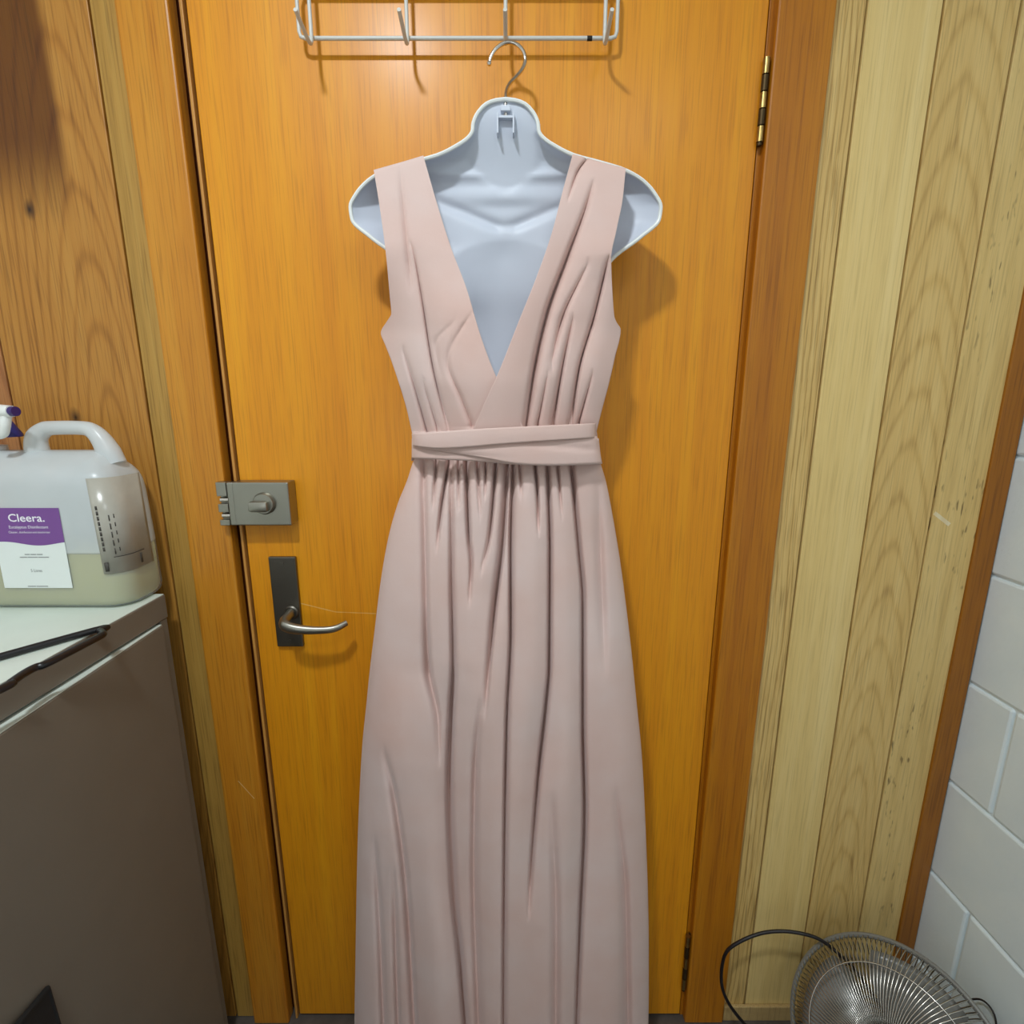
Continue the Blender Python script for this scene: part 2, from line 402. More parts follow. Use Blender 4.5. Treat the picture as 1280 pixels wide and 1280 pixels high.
strike.box((lx0, -.019, LZ0 + .001), (lb_x - .0006, -.0132, LZ1 - .001), .0008)
stk = strike.build('strike_box', M['satin'], tr1)
for q in (.22, .59):
    MB().tube([(lx0 + .003, -.0235, LZ0 + h * q), (lb_x - .0008, -.0235, LZ0 + h * q)], .0042, 14).build('strike_pin', M['chrome'], stk, smooth=True)
# handle plate and lever
hz0, hz1 = at(358, 808, -.006).z, at(352, 696, -.006).z
hx0, hx1 = at(343, 770, -.006).x, at(376, 770, -.006).x
plate = MB().box((hx0, -.0075, hz0), (hx1, -.0005, hz1), .0018).build('handle_plate', M['satin_dark'], door)
for zz in (hz0 + .011, hz1 - .011):
    MB().lathe([(0, 0), (.0035, 0), (.003, .001), (0, .0012)], 14, frame_to(((hx0 + hx1) / 2, -.0075, zz), (0, -1, 0)), caps=False).build('screw', M['satin_dark'], plate, smooth=True)
pv = at(365, 765, -.0075)
lev = MB()
lev.tube([pv, pv + Vector((0, -.018, -.001)), pv + Vector((.001, -.036, -.002)), pv + Vector((.008, -.047, -.005)), pv + Vector((.028, -.050, -.0095)), pv + Vector((.060, -.046, -.0135)), pv + Vector((.088, -.041, -.0130)), pv + Vector((.106, -.029, -.0075))],
         [.0090, .0084, .0092, .0104, .0094, .0074, .0066, .0054], 14, smooth=8, flat=.8)
lev.build('lever', M['satin'], plate, smooth=True)
MB().lathe([(0, 0), (.0125, 0), (.0125, .003), (.0105, .005), (0, .005)], 22, frame_to(pv + Vector((0, -.0, 0)), (0, -1, 0)), caps=False).build('rose', M['satin_dark'], plate, smooth=True)
# hinges
for (pa, pb) in ((75, 181), (1166, 1232)):
    za, zb = at(950, pa).z, at(947, pb).z
    if pa > 1000: za, zb = at(850, pa).z, at(848, pb).z
    hx = .3655
    hg = MB().box((hx + .0035, -.0015, zb), (hx + .0120, .0005, za), .0003).build('hinge', M['hinge_dark'], door)
    for k in range(5):
        a = lerp(zb, za, k / 5) + .0008; b = lerp(zb, za, (k + 1) / 5) - .0008
        MB().tube([(hx, -.0055, a), (hx, -.0055, b)], .0048, 14).build('knuckle', M['brass'] if k % 2 == 0 else M['hinge_dark'], hg, smooth=True)
    MB().tube([(hx, -.0055, zb - .004), (hx, -.0055, zb)], .0036, 12).build('pin_end', M['hinge_dark'], hg, smooth=True)

# frosted lit window in the back wall, behind the camera (its sheen shows on the varnished door)
wz, wx, ww, wh = 1.16, -.56, .56, .46
win = tag(MB().box((wx - ww/2 - .05, YB, wz - wh/2 - .05), (wx + ww/2 + .05, YB + .022, wz - wh/2)).box((wx - ww/2 - .05, YB, wz + wh/2), (wx + ww/2 + .05, YB + .022, wz + wh/2 + .05)).box((wx - ww/2 - .05, YB, wz - wh/2), (wx - ww/2, YB + .022, wz + wh/2)).box((wx + ww/2, YB, wz - wh/2), (wx + ww/2 + .05, YB + .022, wz + wh/2)).build('window_1', M['white_pl']), kind='structure')
GL = glow('lit frosted glass', (.92, .97, 1, 1), WINDOW_GLOW)
for a, b in ((wx - ww/2 + .001, wx - .016), (wx + .016, wx + ww/2 - .001)):
    MB().box((a, YB + .003, wz - wh/2 + .001), (b, YB + .009, wz + wh/2 - .001)).build('pane', GL, win)
MB().box((wx - .015, YB + .001, wz - wh/2 + .001), (wx + .015, YB + .018, wz + wh/2 - .001)).build('mullion', M['white_pl'], win)

# right wall: painted concrete blocks with recessed joints
wall_right = tag(MB().box((XR + .005, YB, 0), (XR + .1, .16, CEIL), 0).build('wall_right', M['blockpaint']), kind='structure')
CZ, CH, BL = .387, .2085, .398
vj = None
def right_at(px, py):
    a = (px - 640) / FPX; b = (640 - py) / FPX
    r = Vector((a, CS + b * SN, b * CS - SN)); return CAM + r * (XR / r.x)
vj = right_at(1252, 958).y
blocks = []
def block_mesh(w, h):
    b = MB().box((-.0, -w / 2, -h / 2), (.03, w / 2, h / 2), .0045)
    me = bpy.data.meshes.new('block'); me.from_pydata([tuple(v) for v in b.v], [], b.f); me.materials.append(M['blockpaint']); return me
BM = {}
k0 = -2
for k in range(k0, 10):
    zlo = max(.0005, CZ + k * CH); zhi = min(CEIL - .001, CZ + (k + 1) * CH)
    if zhi - zlo < .01: continue
    off = vj if (k % 2 == 1) else vj + BL / 2
    e = off + BL * 2
    while e > YB + BL:
        y1, y0 = min(e, .003), max(e - BL, YB + .001)
        e -= BL
        if y1 - y0 < .02 or y1 < -1.6: continue
        key = (round(y1 - y0, 3), round(zhi - zlo, 3))
        if key not in BM: BM[key] = block_mesh(y1 - y0 - .004, zhi - zlo - .004)
        ob = bpy.data.objects.new('block', BM[key]); link(ob, wall_right)
        ob.location = (XR + random.uniform(-.0008, .0008), (y0 + y1) / 2, (zlo + zhi) / 2)
        ob.rotation_euler = (0, random.uniform(-.002, .002), random.uniform(-.002, .002))

# round ceiling lamp above the frame, and an unseen one added as fill
for P, watts, LS, lb in ((LAMP, LAMP_W, LAMP_SIZE, 'round small white ceiling lamp nearest the door'), (FILL_LAMP, FILL_LAMP_W, FILL_LAMP_SIZE, 'round large white fill lamp added unseen behind the camera')):
    lamp = empty('ceiling_lamp', (P.x, P.y, CEIL)); tag(lamp, lb, 'lamp', 'ceiling lamps')
    MB().lathe([(0, 0), (LS/2 + .03, 0), (LS/2 + .025, -.025), (LS/2 + .012, -.036), (0, -.036)], 40, Matrix.Translation((P.x, P.y, CEIL - .0005)), caps=False).build('lamp_base', M['white_pl'], lamp, smooth=True)
    ld = bpy.data.lights.new('lamp_glow', 'AREA'); ld.shape = 'DISK'; ld.size = LS; ld.energy = watts; ld.color = (.92, 1.0, 1.04)
    lo = bpy.data.objects.new('lamp_glow', ld); link(lo, lamp); lo.location = (0, 0, P.z - CEIL)

# ------------------------------------------------------------------ over-door hook rack
rack = empty('hook_rack', at(572, 48, -.02)); tag(rack, 'white wire hook rack hanging over the top of the door', 'rack')
RY = -.020; WR = .0027
bz = at(572, 48, RY).z; rx0 = at(374, 40, RY).x; rx1 = at(771, 40, RY).x; tz = bz + .068
fr = MB(); c = .008
loop = [(rx0 + c, RY, bz), (rx1 - c, RY, bz), (rx1 - .002, RY, bz + .002), (rx1, RY, bz + c), (rx1, RY, tz - c), (rx1 - .002, RY, tz - .002), (rx1 - c, RY, tz), (rx0 + c, RY, tz), (rx0 + .002, RY, tz - .002), (rx0, RY, tz - c), (rx0, RY, bz + c), (rx0 + .002, RY, bz + .002)]
fr.tube(loop, WR, 12, closed=True); fr.build('wire_frame', M['rack'], rack, smooth=True)
hookx = [at(389, 40, -.0255).x, at(509, 40, -.0255).x, at(632, 40, -.0255).x, at(756, 40, -.0255).x]
for hx in hookx:
    y0 = RY - .0055
    MB().tube([(hx, y0, tz + .004), (hx, y0, bz + .02), (hx, y0 - .001, bz - .004), (hx, y0 - .006, bz - .0125), (hx, y0 - .016, bz - .0135), (hx, y0 - .032, bz - .010), (hx, y0 - .055, bz - .004)],
              WR, 12, smooth=6).build('hook', M['rack'], rack, smooth=True)
for sx in (lerp(rx0, rx1, .2), lerp(rx0, rx1, .8)):
    MB().tube([(sx, RY + .0055, tz - .004), (sx, RY + .0055, 2.03), (sx, RY + .0065, DZ + .0015), (sx, -.004, DZ + .0045), (sx, .03, DZ + .0045), (sx, .0415, DZ + .0005), (sx, .0415, DZ - .03)], .0022, 10).build('door_strap', M['rack'], rack, smooth=True)
px_, pz_ = at(737, 47, RY).x, bz
MB().tube([(px_ - .0035, RY, pz_), (px_ + .0035, RY, pz_)], WR + .0003, 12).build('paint_chip', M['dark'], rack, smooth=True)

# ------------------------------------------------------------------ torso form hanger
HY = -.088                       # front rim plane, the hollow side faces the room
hook_y = RY - .0055 - .022
hang = empty('torso_hanger', at(632, 320, HY)); tag(hang, 'white moulded torso-form hanger with chrome hook, inside the pink dress', 'hanger')
HW = [(124, 0), (125.5, 12), (130, 24), (138, 32.5), (147, 38), (156, 40.8), (163, 41.3), (168, 43.5), (174, 49), (182, 61), (194, 85), (203, 118), (213, 150), (227, 173), (243, 187), (258, 194), (274, 192), (297, 168), (322, 135), (350, 114), (380, 104), (420, 100), (470, 95), (505, 80), (518, 55), (523, 20)]
PL = [(120, 60), (160, 39), (185, 37), (202, 34), (216, 26), (228, 11), (235, 0.01)]
def seg_d(px, py, a, b):
    ax, ay = a; bx, by = b; L = (bx - ax)**2 + (by - ay)**2
    t = max(0, min(1, ((px - ax)*(bx - ax) + (py - ay)*(by - ay)) / L))
    return math.hypot(px - ax - t*(bx - ax), py - ay - t*(by - ay)), t
def hdepth(px, py):
    x = px - 632; w = max(4, sinterp(HW, py)); u = min(1, abs(x) / w)
    neck = sstep(150, 250, py)
    dm = sinterp([(124, .003), (160, .008), (190, .022), (215, .027), (240, .027), (265, .027), (300, .034), (360, .046), (430, .052), (500, .048), (523, .02)], py)
    pw = 2.2 if py > 240 else lerp(5, 2.2, neck)
    d = dm * (1 - u ** pw)
    # shoulders: broad shallow bowl
    if py > 170:
        edge = (1 - u ** 6); d = max(d, .034 * edge * sstep(185, 235, py) * (1 - sstep(300, 420, py)))
    # flat neck plate, a tongue that ends in a point
    if py < 262:
        half = sinterp(PL, min(py, 235))
        inside = half - abs(x) - max(0, py - 235) * 1.3
        plate = lerp(.003, .031, sstep(124, 250, py)) * (1 - u ** 14)
        k = sstep(-15, 0, inside)
        below = sstep(200, 240, py) * .006 * math.exp(-(x / 60) ** 2) * (1 - sstep(244, 262, py))
        d = lerp(d - below * (1 - k), plate, k) if k > 0 else d - below
    # collar-bone grooves
    for A, B in (((535, 247), (622, 283)), ((729, 247), (642, 283))):
        dist, t = seg_d(px, py, A, B)
        d += .0060 * math.exp(-(dist / 6.5) ** 2) * (.5 + .5 * t)
    d += .004 * math.exp(-(((px - 632) / 22) ** 2 + ((py - 315) / 26) ** 2))
    # bust cups with a breast-bone ridge
    for cx in (585, 679):
        d += .012 * math.exp(-(((px - cx) / 36) ** 2 + ((py - 430) / 62) ** 2)) * sstep(340, 400, py)
    return max(0.0, d) if u < 1 else 0.0
V = []; rows = []
ys = [124.2, 125.5, 127.5, 130, 134] + [140 + i * 3.2 for i in range(119)] + [522.5]
nc = 97
for py in ys:
    w = sinterp(HW, py)
    for j in range(nc):
        q = -1 + 2 * j / (nc - 1); u = math.copysign(abs(q) ** .8, q) if abs(q) > 0 else 0
        px = 632 + u * w
        V.append(at(px, py, HY + hdepth(px, py) * (0 if abs(u) > .9999 else 1)))
shell = mesh_obj('torso_shell', V, grid_faces(len(ys), nc), M['hanger'], hang, True, .0022, 0)
rp = []
for py, w in HW[1:]: pass
rim = [at(632, 124, HY)] + [at(632 + sinterp(HW, y), y, HY) for y in ys[1:]] + [at(632 - sinterp(HW, y), y, HY) for y in reversed(ys[1:])]
MB().tube(rim, .0026, 8, closed=True).build('rim', M['white_pl'], hang, smooth=True)  # lighter plastic than the shell, paints the light caught by the rim
# swivel bracket and hook
b0 = at(632, 132, HY + .006)
yk = hook_y
br = MB()
pz = at(632, 138, yk).z
MB().box((b0.x - .0065, HY - .004, at(632, 136, HY).z - .004), (b0.x + .0065, HY + .012, at(632, 136, HY).z + .003), .0008).build('hook_bracket', M['hanger'], hang)
zb = at(632, 146, HY).z
for s in (-1, 1):
    MB().box((b0.x + s * .0105 - .0012, HY - .003, zb - .020), (b0.x + s * .0105 + .0012, HY + .014, zb + .004), .0006).build('bracket_rib', M['hanger'], hang)
MB().box((b0.x - .0105, HY - .002, zb - .002), (b0.x + .0105, HY + .010, zb + .001), .0005).build('bracket_bar', M['hanger'], hang)
yh = lambda py: lerp(yk, HY + .002, sstep(78, 132, py))
hk = [(611.5, 79), (614, 70), (620, 61), (629, 54.5), (638, 53), (648, 57), (654.5, 65), (656.5, 76), (653, 86), (646, 95), (637.5, 104), (633, 113), (632, 124), (632, 138), (632, 146)]
MB().tube([at(x, y, yh(y)) for x, y in hk], .0025, 14, smooth=6, up=(0, -1, 0)).build('swivel_hook', M['chrome'], hang, smooth=True)
e0 = at(611.5, 79, yk); MB().lathe([(0, -.0034), (.0022, -.0026), (.0034, 0), (.0022, .0026), (0, .0034)], 16, Matrix.Translation(e0), caps=False).build('hook_tip', M['chrome'], hang, smooth=True)

# ------------------------------------------------------------------ the dress
dress = empty('dress', at(632, 575, -.08)); tag(dress, 'long dusty pink sleeveless wrap-front dress hanging on the torso hanger', 'dress')
DM = M['dress']
FOLD = 1.9
def fold_eval(folds, px, py):
    """folds: (polyline [(y,x)..], depth table [(y,a)], width left, width right) -> displacement away from the viewer"""
    d = 0
    for poly, amp, wl, wr in folds:
        if py < amp[0][0] - 1 or py > amp[-1][0] + 1: continue
        a = interp(amp, py)
        if a == 0: continue
        dx = px - sinterp(poly, py); w = wl if dx < 0 else wr
        q = abs(dx) / w; d += FOLD * a * (.55 * math.exp(-(q / 3.0) ** 1.5) + 1.7 * math.exp(-(q / .40) ** 1.6))
    return .058 * math.tanh(d / .058)
# bodice
BF_L = [([(300, 513), (321, 518), (377, 528), (459, 541), (538, 561)], [(300, 0), (345, .004), (460, .0085), (540, .0085)], 3.4, 4.6),
        ([(210, 500), (300, 508), (360, 514)], [(205, 0), (260, .0014), (330, .0016), (370, 0)], 9, 9),
        ([(395, 585), (450, 560), (500, 578), (530, 590)], [(400, 0), (450, .0014), (500, .0026), (535, .0026)], 9, 7),
        ([(440, 505), (490, 520), (540, 534)], [(430, 0), (500, .005), (540, .007)], 5, 7),
        ([(480, 530), (540, 548)], [(470, 0), (540, .005)], 4, 5),
        ([(400, 570), (430, 545), (470, 552)], [(390, 0), (430, .0010), (480, 0)], 8, 8),
        ([(380, 598), (420, 572), (450, 560)], [(375, 0), (410, .0009), (455, 0)], 5, 5)]
BF_R = [([(200, 748), (250, 735), (321, 709), (393, 683), (459, 668), (531, 657)], [(222, 0), (300, .006), (380, .011), (460, .012), (540, .006)], 8, 10),
        ([(400, 716), (452, 705), (528, 692)], [(390, 0), (450, .006), (540, .012)], 9, 4.5),
        ([(322, 761), (393, 744), (459, 725), (528, 714)], [(318, 0), (350, .006), (460, .009), (540, .012)], 8, 4),
        ([(470, 740), (528, 724)], [(460, 0), (540, .008)], 6, 4),
        ([(470, 684), (530, 672)], [(460, 0), (540, .006)], 5, 5),
        ([(194, 738), (215, 722), (250, 710)], [(190, .002), (215, .004), (255, 0)], 5, 5),
        ([(330, 735), (400, 702), (450, 690)], [(320, 0), (400, .005), (470, 0)], 8, 8)]
def bodice_front(px, py, lift=0.0):
    c = 632; t = abs(px - c) / interp([(190, 170), (300, 160), (400, 150), (480, 136), (540, 120)], py)
    base = sinterp([(190, -.097), (230, -.103), (320, -.114), (400, -.128), (470, -.132), (540, -.122)], py)
    return base + .050 * min(1.25, t) ** 2.6 * sstep(300, 420, py) - lift
LB = [(210, 467), (260, 475), (320, 483), (370, 488), (392, 490), (401, 485), (416, 477), (430, 482), (445, 488), (480, 500), (510, 509), (546, 517)]
LV = [(194, 529), (250, 545), (310, 564), (360, 583), (420, 601), (470, 620), (505, 640), (546, 660)]
RV = [(192, 716), (240, 703), (290, 690), (345, 671), (400, 649), (468, 622), (505, 605), (546, 588)]
RB = [(210, 782), (250, 778), (290, 770), (322, 764), (360, 765), (395, 767), (403, 770), (412, 775), (445, 768), (480, 760), (510, 752), (546, 743)]
def panel(bl, br, tl, tr, folds, lift, mat, mirror=False):
    nr, ncx = 120, 170; V = []
    rows = []
    # strap wraps over the hanger's rim to the back first
    for k in range(6):
        q = k / 6
        rows.append(('wrap', q))
    for i in range(nr): rows.append(('f', i / (nr - 1)))
    for kind, q in rows:
        for j in range(ncx):
            u = j / (ncx - 1)
            if kind == 'wrap':
                top = lerp(tl[1], tr[1], u); px = lerp(tl[0], tr[0], u)
                yy = lerp(-.045, bodice_front(px, top, lift), q)
                p = at(px, top, bodice_front(px, top, lift)); rise = -.012 * (1 - q) ** 2 + .0025 * math.sin(math.pi * min(1, q + .15))
                V.append(Vector((p.x, yy, p.z + rise))); continue
            top = lerp(tl[1], tr[1], u)
            py = lerp(top, 546, q)
            px = lerp(sinterp(bl, py), sinterp(br, py), u)
            Y = bodice_front(px, py, lift)
            cap = HY - .0055 + max(0.0, abs(px - 632) - sinterp(HW, min(py, 505)) - 3) * .004
            Y = min(Y + fold_eval(folds, px, py), cap)
            # neckline hem: slight fold-back thickness
            V.append(at(px, py, Y))
    return mesh_obj('bodice_panel', V, grid_faces(len(rows), ncx), mat, dress, True, .0016, 1.0)
panel(LB, LV, (467, 214), (529, 196), BF_L, 0.0, DM)
panel(RV, RB, (716, 194), (782, 212), BF_R, .009, DM)
# back of the bodice: closes the body behind the hanger
V = []; nr, ncx = 60, 49
for i in range(nr):
    q = i / (nr - 1)
    for j in range(ncx):
        u = j / (ncx - 1); s = 2 * u - 1
        py = lerp(205 + 30 * (1 - abs(s)) ** .5, 546, q)
        under = sstep(390, 425, py)
        xl = sinterp(LB, py); xr = sinterp(RB, py)
        Yf = lerp(bodice_front(xl, py), bodice_front(xr, py, .009), u)
        Ye = lerp(-.040, Yf, under)
        Y = lerp(-.012, Ye, abs(s) ** 5)
        px = lerp(xl, xr, .5 + .5 * math.copysign(abs(s) ** .9, s))
        p = at(px, py, Yf); V.append(Vector((p.x, Y, p.z)))
mesh_obj('back_panel', V, grid_faces(nr, ncx), DM, dress, True, .0014, -1.0)

# waist ties: three overlapping flat bands that close round the back
def band(top, bot, x0, x1, lift, name='waist_tie', ripple=()):
    ncx, nrz = 72, 10; V = []
    for i in range(nrz):
        v = i / (nrz - 1)
        for j in range(ncx):
            u = j / (ncx - 1); s = 2 * u - 1
            xa = lerp(x0[0], x0[1], v); xb = lerp(x1[0], x1[1], v)
            px = lerp(xa, xb, .5 + .5 * math.sin(s * math.pi / 2))
            py = lerp(sinterp(top, px), sinterp(bot, px), v)
            Y = -.086 - .050 * math.sqrt(max(0, 1 - s * s)) - lift - .0008 * math.sin(math.pi * v)
            for rx, ry, rw, ra in ripple: Y += ra * math.exp(-((py - ry - (px - rx) * .08) / rw) ** 2) * math.exp(-((px - rx) / 55) ** 2)
            V.append(at(px, py, Y))
    return mesh_obj(name, V, grid_faces(nrz, ncx), DM, dress, True, .0016, 1.0)
band([(516, 548), (751, 548)], [(516, 573), (590, 576), (650, 581), (690, 582), (752, 580)], (516, 516), (747, 751), 0.0)
band([(516, 552), (548, 556), (743, 545)], [(516, 559), (548, 563), (604, 572), (652, 580.5), (690, 582), (752, 580)], (516.5, 516.5), (745, 751.5), .0045, ripple=((720, 560, 3, .003), (560, 566, 2.5, .002)))
band([(516, 542), (600, 536), (743, 529)], [(516, 557), (548, 560.5), (640, 554), (743, 547)], (516, 517), (743, 743.5), .009)
# band behind the waist
V = []; ncx = 25
for v in (0, .5, 1):
    for j in range(ncx):
        s = -1 + 2 * j / (ncx - 1); py = lerp(540, 576, v); px = 632 + s * lerp(113, 117, v)
        p = at(px, py, -.086); V.append(Vector((p.x, -.086 + .068 * (1 - s ** 4), p.z)))
mesh_obj('waistband', V, grid_faces(3, ncx), DM, dress, True, .0016, -1.0)

# skirt
SL = [(568, 521), (573, 518), (600, 509), (630, 497), (665, 487), (700, 480), (740, 474), (790, 468), (840, 462), (880, 458), (930, 453), (980, 450), (1040, 447.5), (1100, 446), (1160, 445), (1220, 444), (1280, 443), (1350, 441)]
SR = [(568, 748), (580, 751), (600, 757), (640, 765), (700, 775), (760, 783), (820, 790), (880, 796), (940, 802), (1000, 805.5), (1060, 808), (1120, 810), (1180, 811), (1240, 811), (1280, 810.5), (1350, 809)]
SF = [([(576, 530), (668, 531.5), (760, 533), (835, 536), (900, 548), (1000, 550)], [(568, .006), (620, .004), (760, .005), (840, .010), (900, .004), (960, 0)], 12, 6),
      ([(579, 561), (641, 551), (690, 546)], [(568, .012), (620, .008), (690, 0)], 5, 3.5),
      ([(582, 564), (704, 564), (835, 566), (880, 564), (978, 561), (1110, 566), (1192, 574), (1280, 581), (1350, 586)], [(568, .004), (620, .004), (720, .006), (830, .010), (880, .020), (1000, .034), (1110, .034), (1180, .024), (1240, .014), (1350, .014)], 6, 8),
      ([(585, 583), (671, 586), (704, 589), (760, 586)], [(568, .014), (660, .009), (760, 0)], 5, 5),
      ([(582, 620), (668, 612), (720, 600)], [(568, .012), (650, .008), (720, 0)], 5, 4),
      ([(582, 635), (684, 628), (750, 620), (830, 612), (900, 606)], [(568, .010), (680, .013), (740, .015), (830, .006), (900, 0)], 9, 4),
      ([(582, 641), (684, 638), (782, 638), (900, 633), (1077, 630), (1280, 629), (1350, 629)], [(568, .012), (640, .010), (760, .012), (860, .010), (960, .010), (1100, .008), (1350, .007)], 4, 7),
      ([(585, 669), (622, 672), (670, 673)], [(568, .010), (620, .007), (670, 0)], 4, 4),
      ([(585, 684), (684, 687), (832, 686), (880, 682), (962, 673), (1077, 664), (1150, 660)], [(568, .009), (640, .010), (760, .011), (860, .013), (930, .016), (1000, .010), (1077, .006), (1150, 0)], 4.5, 6.5),
      ([(585, 714), (684, 723), (750, 728), (900, 728), (1011, 730), (1142, 725), (1280, 720), (1350, 718)], [(568, .009), (660, .010), (760, .012), (880, .014), (1000, .018), (1120, .016), (1240, .009), (1350, .008)], 4.5, 7),
      ([(940, 480), (988, 492), (1110, 508), (1280, 518), (1350, 522)], [(930, 0), (1000, .006), (1100, .008), (1200, .008), (1350, .008)], 12, 7),
      ([(1050, 468), (1150, 474), (1350, 482)], [(1040, 0), (1120, .005), (1350, .007)], 10, 8),
      ([(1080, 492), (1200, 495), (1350, 500)], [(1080, 0), (1150, .004), (1350, .006)], 8, 6),
      ([(600, 748), (720, 752), (840, 756)], [(590, 0), (680, .004), (760, .004), (850, 0)], 16, 12),
      ([(880, 600), (960, 594), (1080, 592), (1280, 598), (1350, 600)], [(870, 0), (960, .006), (1100, .007), (1350, .006)], 10, 10),
      ([(1000, 690), (1150, 695), (1350, 694)], [(990, 0), (1100, .005), (1350, .008)], 14, 12),
      ([(1000, 770), (1120, 782), (1350, 786)], [(980, 0), (1100, .006), (1350, .009)], 14, 10),
      ([(585, 597), (640, 600)], [(568, .008), (650, 0)], 4, 4), ([(585, 607), (625, 606)], [(568, .008), (625, 0)], 3, 3),
      ([(585, 697), (640, 702)], [(568, .007), (650, 0)], 4, 4), ([(585, 650), (625, 652)], [(568, .008), (625, 0)], 4, 4),
      ([(585, 545), (640, 541)], [(568, .008), (640, 0)], 4, 4), ([(585, 573), (640, 573)], [(568, .008), (640, 0)], 3.5, 3.5)]
ys = [568 + (1348 - 568) * (i / 139) for i in range(140)]
NCF, NCB = 560, 60; V = []
for py in ys:
    xl = sinterp(SL, py); xr = sinterp(SR, py)
    Yc = sinterp([(568, -.086), (700, -.078), (900, -.076), (1350, -.078)], py)
    R = sinterp([(568, .043), (620, .052), (750, .066), (900, .074), (1350, .080)], py)
    for j in range(NCF):
        k = j / (NCF - 1); s = lerp(2 * k - 1, -math.cos(math.pi * k), .35)
        px = lerp(xl, xr, .5 + .5 * s)
        e = math.sqrt(max(0, 1 - s * s)) ** .9
        Y = Yc - R * e + fold_eval(SF, px, py) * min(1, e * 1.6)
        Y -= .004 * math.sin(px * .085 + py * .004) * sstep(800, 1000, py) * e
        V.append(at(px, py, Y))
    Yb = -.014
    zr = at(632, py, Yc).z
    for j in range(NCB):
        s = math.cos(math.pi * (j + 1) / (NCB + 1))
        px = lerp(xl, xr, .5 + .5 * s); p = at(px, py, Yc); e = math.sqrt(max(0, 1 - s * s)) ** .6
        V.append(Vector((p.x, Yc + (Yb - Yc) * e - .010 * (1 + math.sin(j * 1.1)) * e * sstep(580, 800, py), p.z)))
mesh_obj('skirt', V, grid_faces(len(ys), NCF + NCB, True), DM, dress, True, .0012, -1.0)

# ------------------------------------------------------------------ steel cabinet
cab_c = at(206, 742, -.045)
CX1, CZT = cab_c.x, cab_c.z
CX0, CY1, CY0 = CX1 - .46, -.045, -.945
cab = empty('steel_cabinet', ((CX0 + CX1) / 2, (CY0 + CY1) / 2, 0)); tag(cab, 'low pale grey steel cupboard with shade-darkened sides standing left of the door', 'cabinet')
LIP = .042
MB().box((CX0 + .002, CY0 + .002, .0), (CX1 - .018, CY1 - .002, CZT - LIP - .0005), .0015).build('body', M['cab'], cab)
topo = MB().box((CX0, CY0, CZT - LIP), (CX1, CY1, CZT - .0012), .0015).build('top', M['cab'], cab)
MB().box((CX0 + .0012, CY0 + .0012, CZT - .0012), (CX1 - .0012, CY1 - .0012, CZT), .0003).build('top_sheet', M['cabtop'], topo)
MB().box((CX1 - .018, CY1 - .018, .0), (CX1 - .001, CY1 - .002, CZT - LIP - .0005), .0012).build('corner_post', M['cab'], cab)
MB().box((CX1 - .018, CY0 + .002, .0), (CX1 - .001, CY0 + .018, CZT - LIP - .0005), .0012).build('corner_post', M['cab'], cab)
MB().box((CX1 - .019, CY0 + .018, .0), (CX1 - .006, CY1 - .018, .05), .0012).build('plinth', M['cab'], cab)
ym = (CY0 + CY1) / 2
for a, b in ((CY0 + .0195, ym - .0012), (ym + .0012, CY1 - .0195)):
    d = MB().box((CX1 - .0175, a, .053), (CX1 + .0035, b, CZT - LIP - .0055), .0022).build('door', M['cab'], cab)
    if b > ym + .01:                                    # far leaf stands slightly ajar
        piv = Vector((CX1 + .0035, b, 0)); R = Matrix.Translation(piv) @ Matrix.Rotation(math.radians(2.0), 4, 'Z') @ Matrix.Translation(-piv)
        d.data.transform(R)
        et = MB().box((CX1 - .0165, a + .002, CZT - LIP - .0055), (CX1 + .0025, b - .002, CZT - LIP - .0040), .0004).build('lit_edge_strip', M['cabtop'], d); et.data.transform(R)  # added pale strip, paints the lit top edge of the leaf
    hy = b - .035 if a < ym - .01 and b < ym else a + .035
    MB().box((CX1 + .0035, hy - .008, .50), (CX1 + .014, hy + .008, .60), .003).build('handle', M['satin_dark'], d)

# black plastic hanger lying on the cabinet
zt = CZT + .0052
def on_top(px, py, z):
    a = (px - 640) / FPX; b = (640 - py) / FPX
    r = Vector((a, CS + b * SN, b * CS - SN)); return CAM + r * ((z - CAM.z) / r.z)
ch = empty('clothes_hanger', on_top(60, 822, zt)); tag(ch, 'black plastic clothes hanger lying on the pale cabinet top', 'hanger')
tip = [on_top(116, 788.5, zt), on_top(125, 789, zt), on_top(128.5, 792, zt), on_top(122, 797, zt)]
barA = on_top(0, 821, zt); arm = [on_top(62, 828, zt), on_top(45, 834, zt), on_top(30, 842, zt), on_top(14, 853, zt), on_top(2, 861, zt)]
dirA = (barA - tip[0]).normalized(); barEnd = tip[0] + dirA * .36
apex = arm[-1] + (arm[-1] - tip[3]).normalized() * .07 + Vector((-.02, -.03, 0))
end2 = barEnd + Vector((-.012, -.004, 0))
path = [barEnd, tip[0].lerp(barEnd, .5), tip[0]] + tip[1:] + arm + [apex, apex.lerp(end2, .5), end2 + Vector((.006, -.012, 0)), end2 + Vector((-.003, -.004, 0))]
MB().tube(path, .0046, 12, smooth=5, closed=True).build('frame', M['black'], ch, smooth=True)
hd = (apex - tip[0].lerp(barEnd, .5)).normalized(); sd = Vector((hd.y, -hd.x, 0))
MB().tube([apex, apex + hd * .03, apex + hd * .045 + sd * .012, apex + hd * .07 + sd * .015, apex + hd * .085, apex + hd * .07 - sd * .02], .0018, 10, smooth=5).build('hook', M['chrome'], ch, smooth=True)

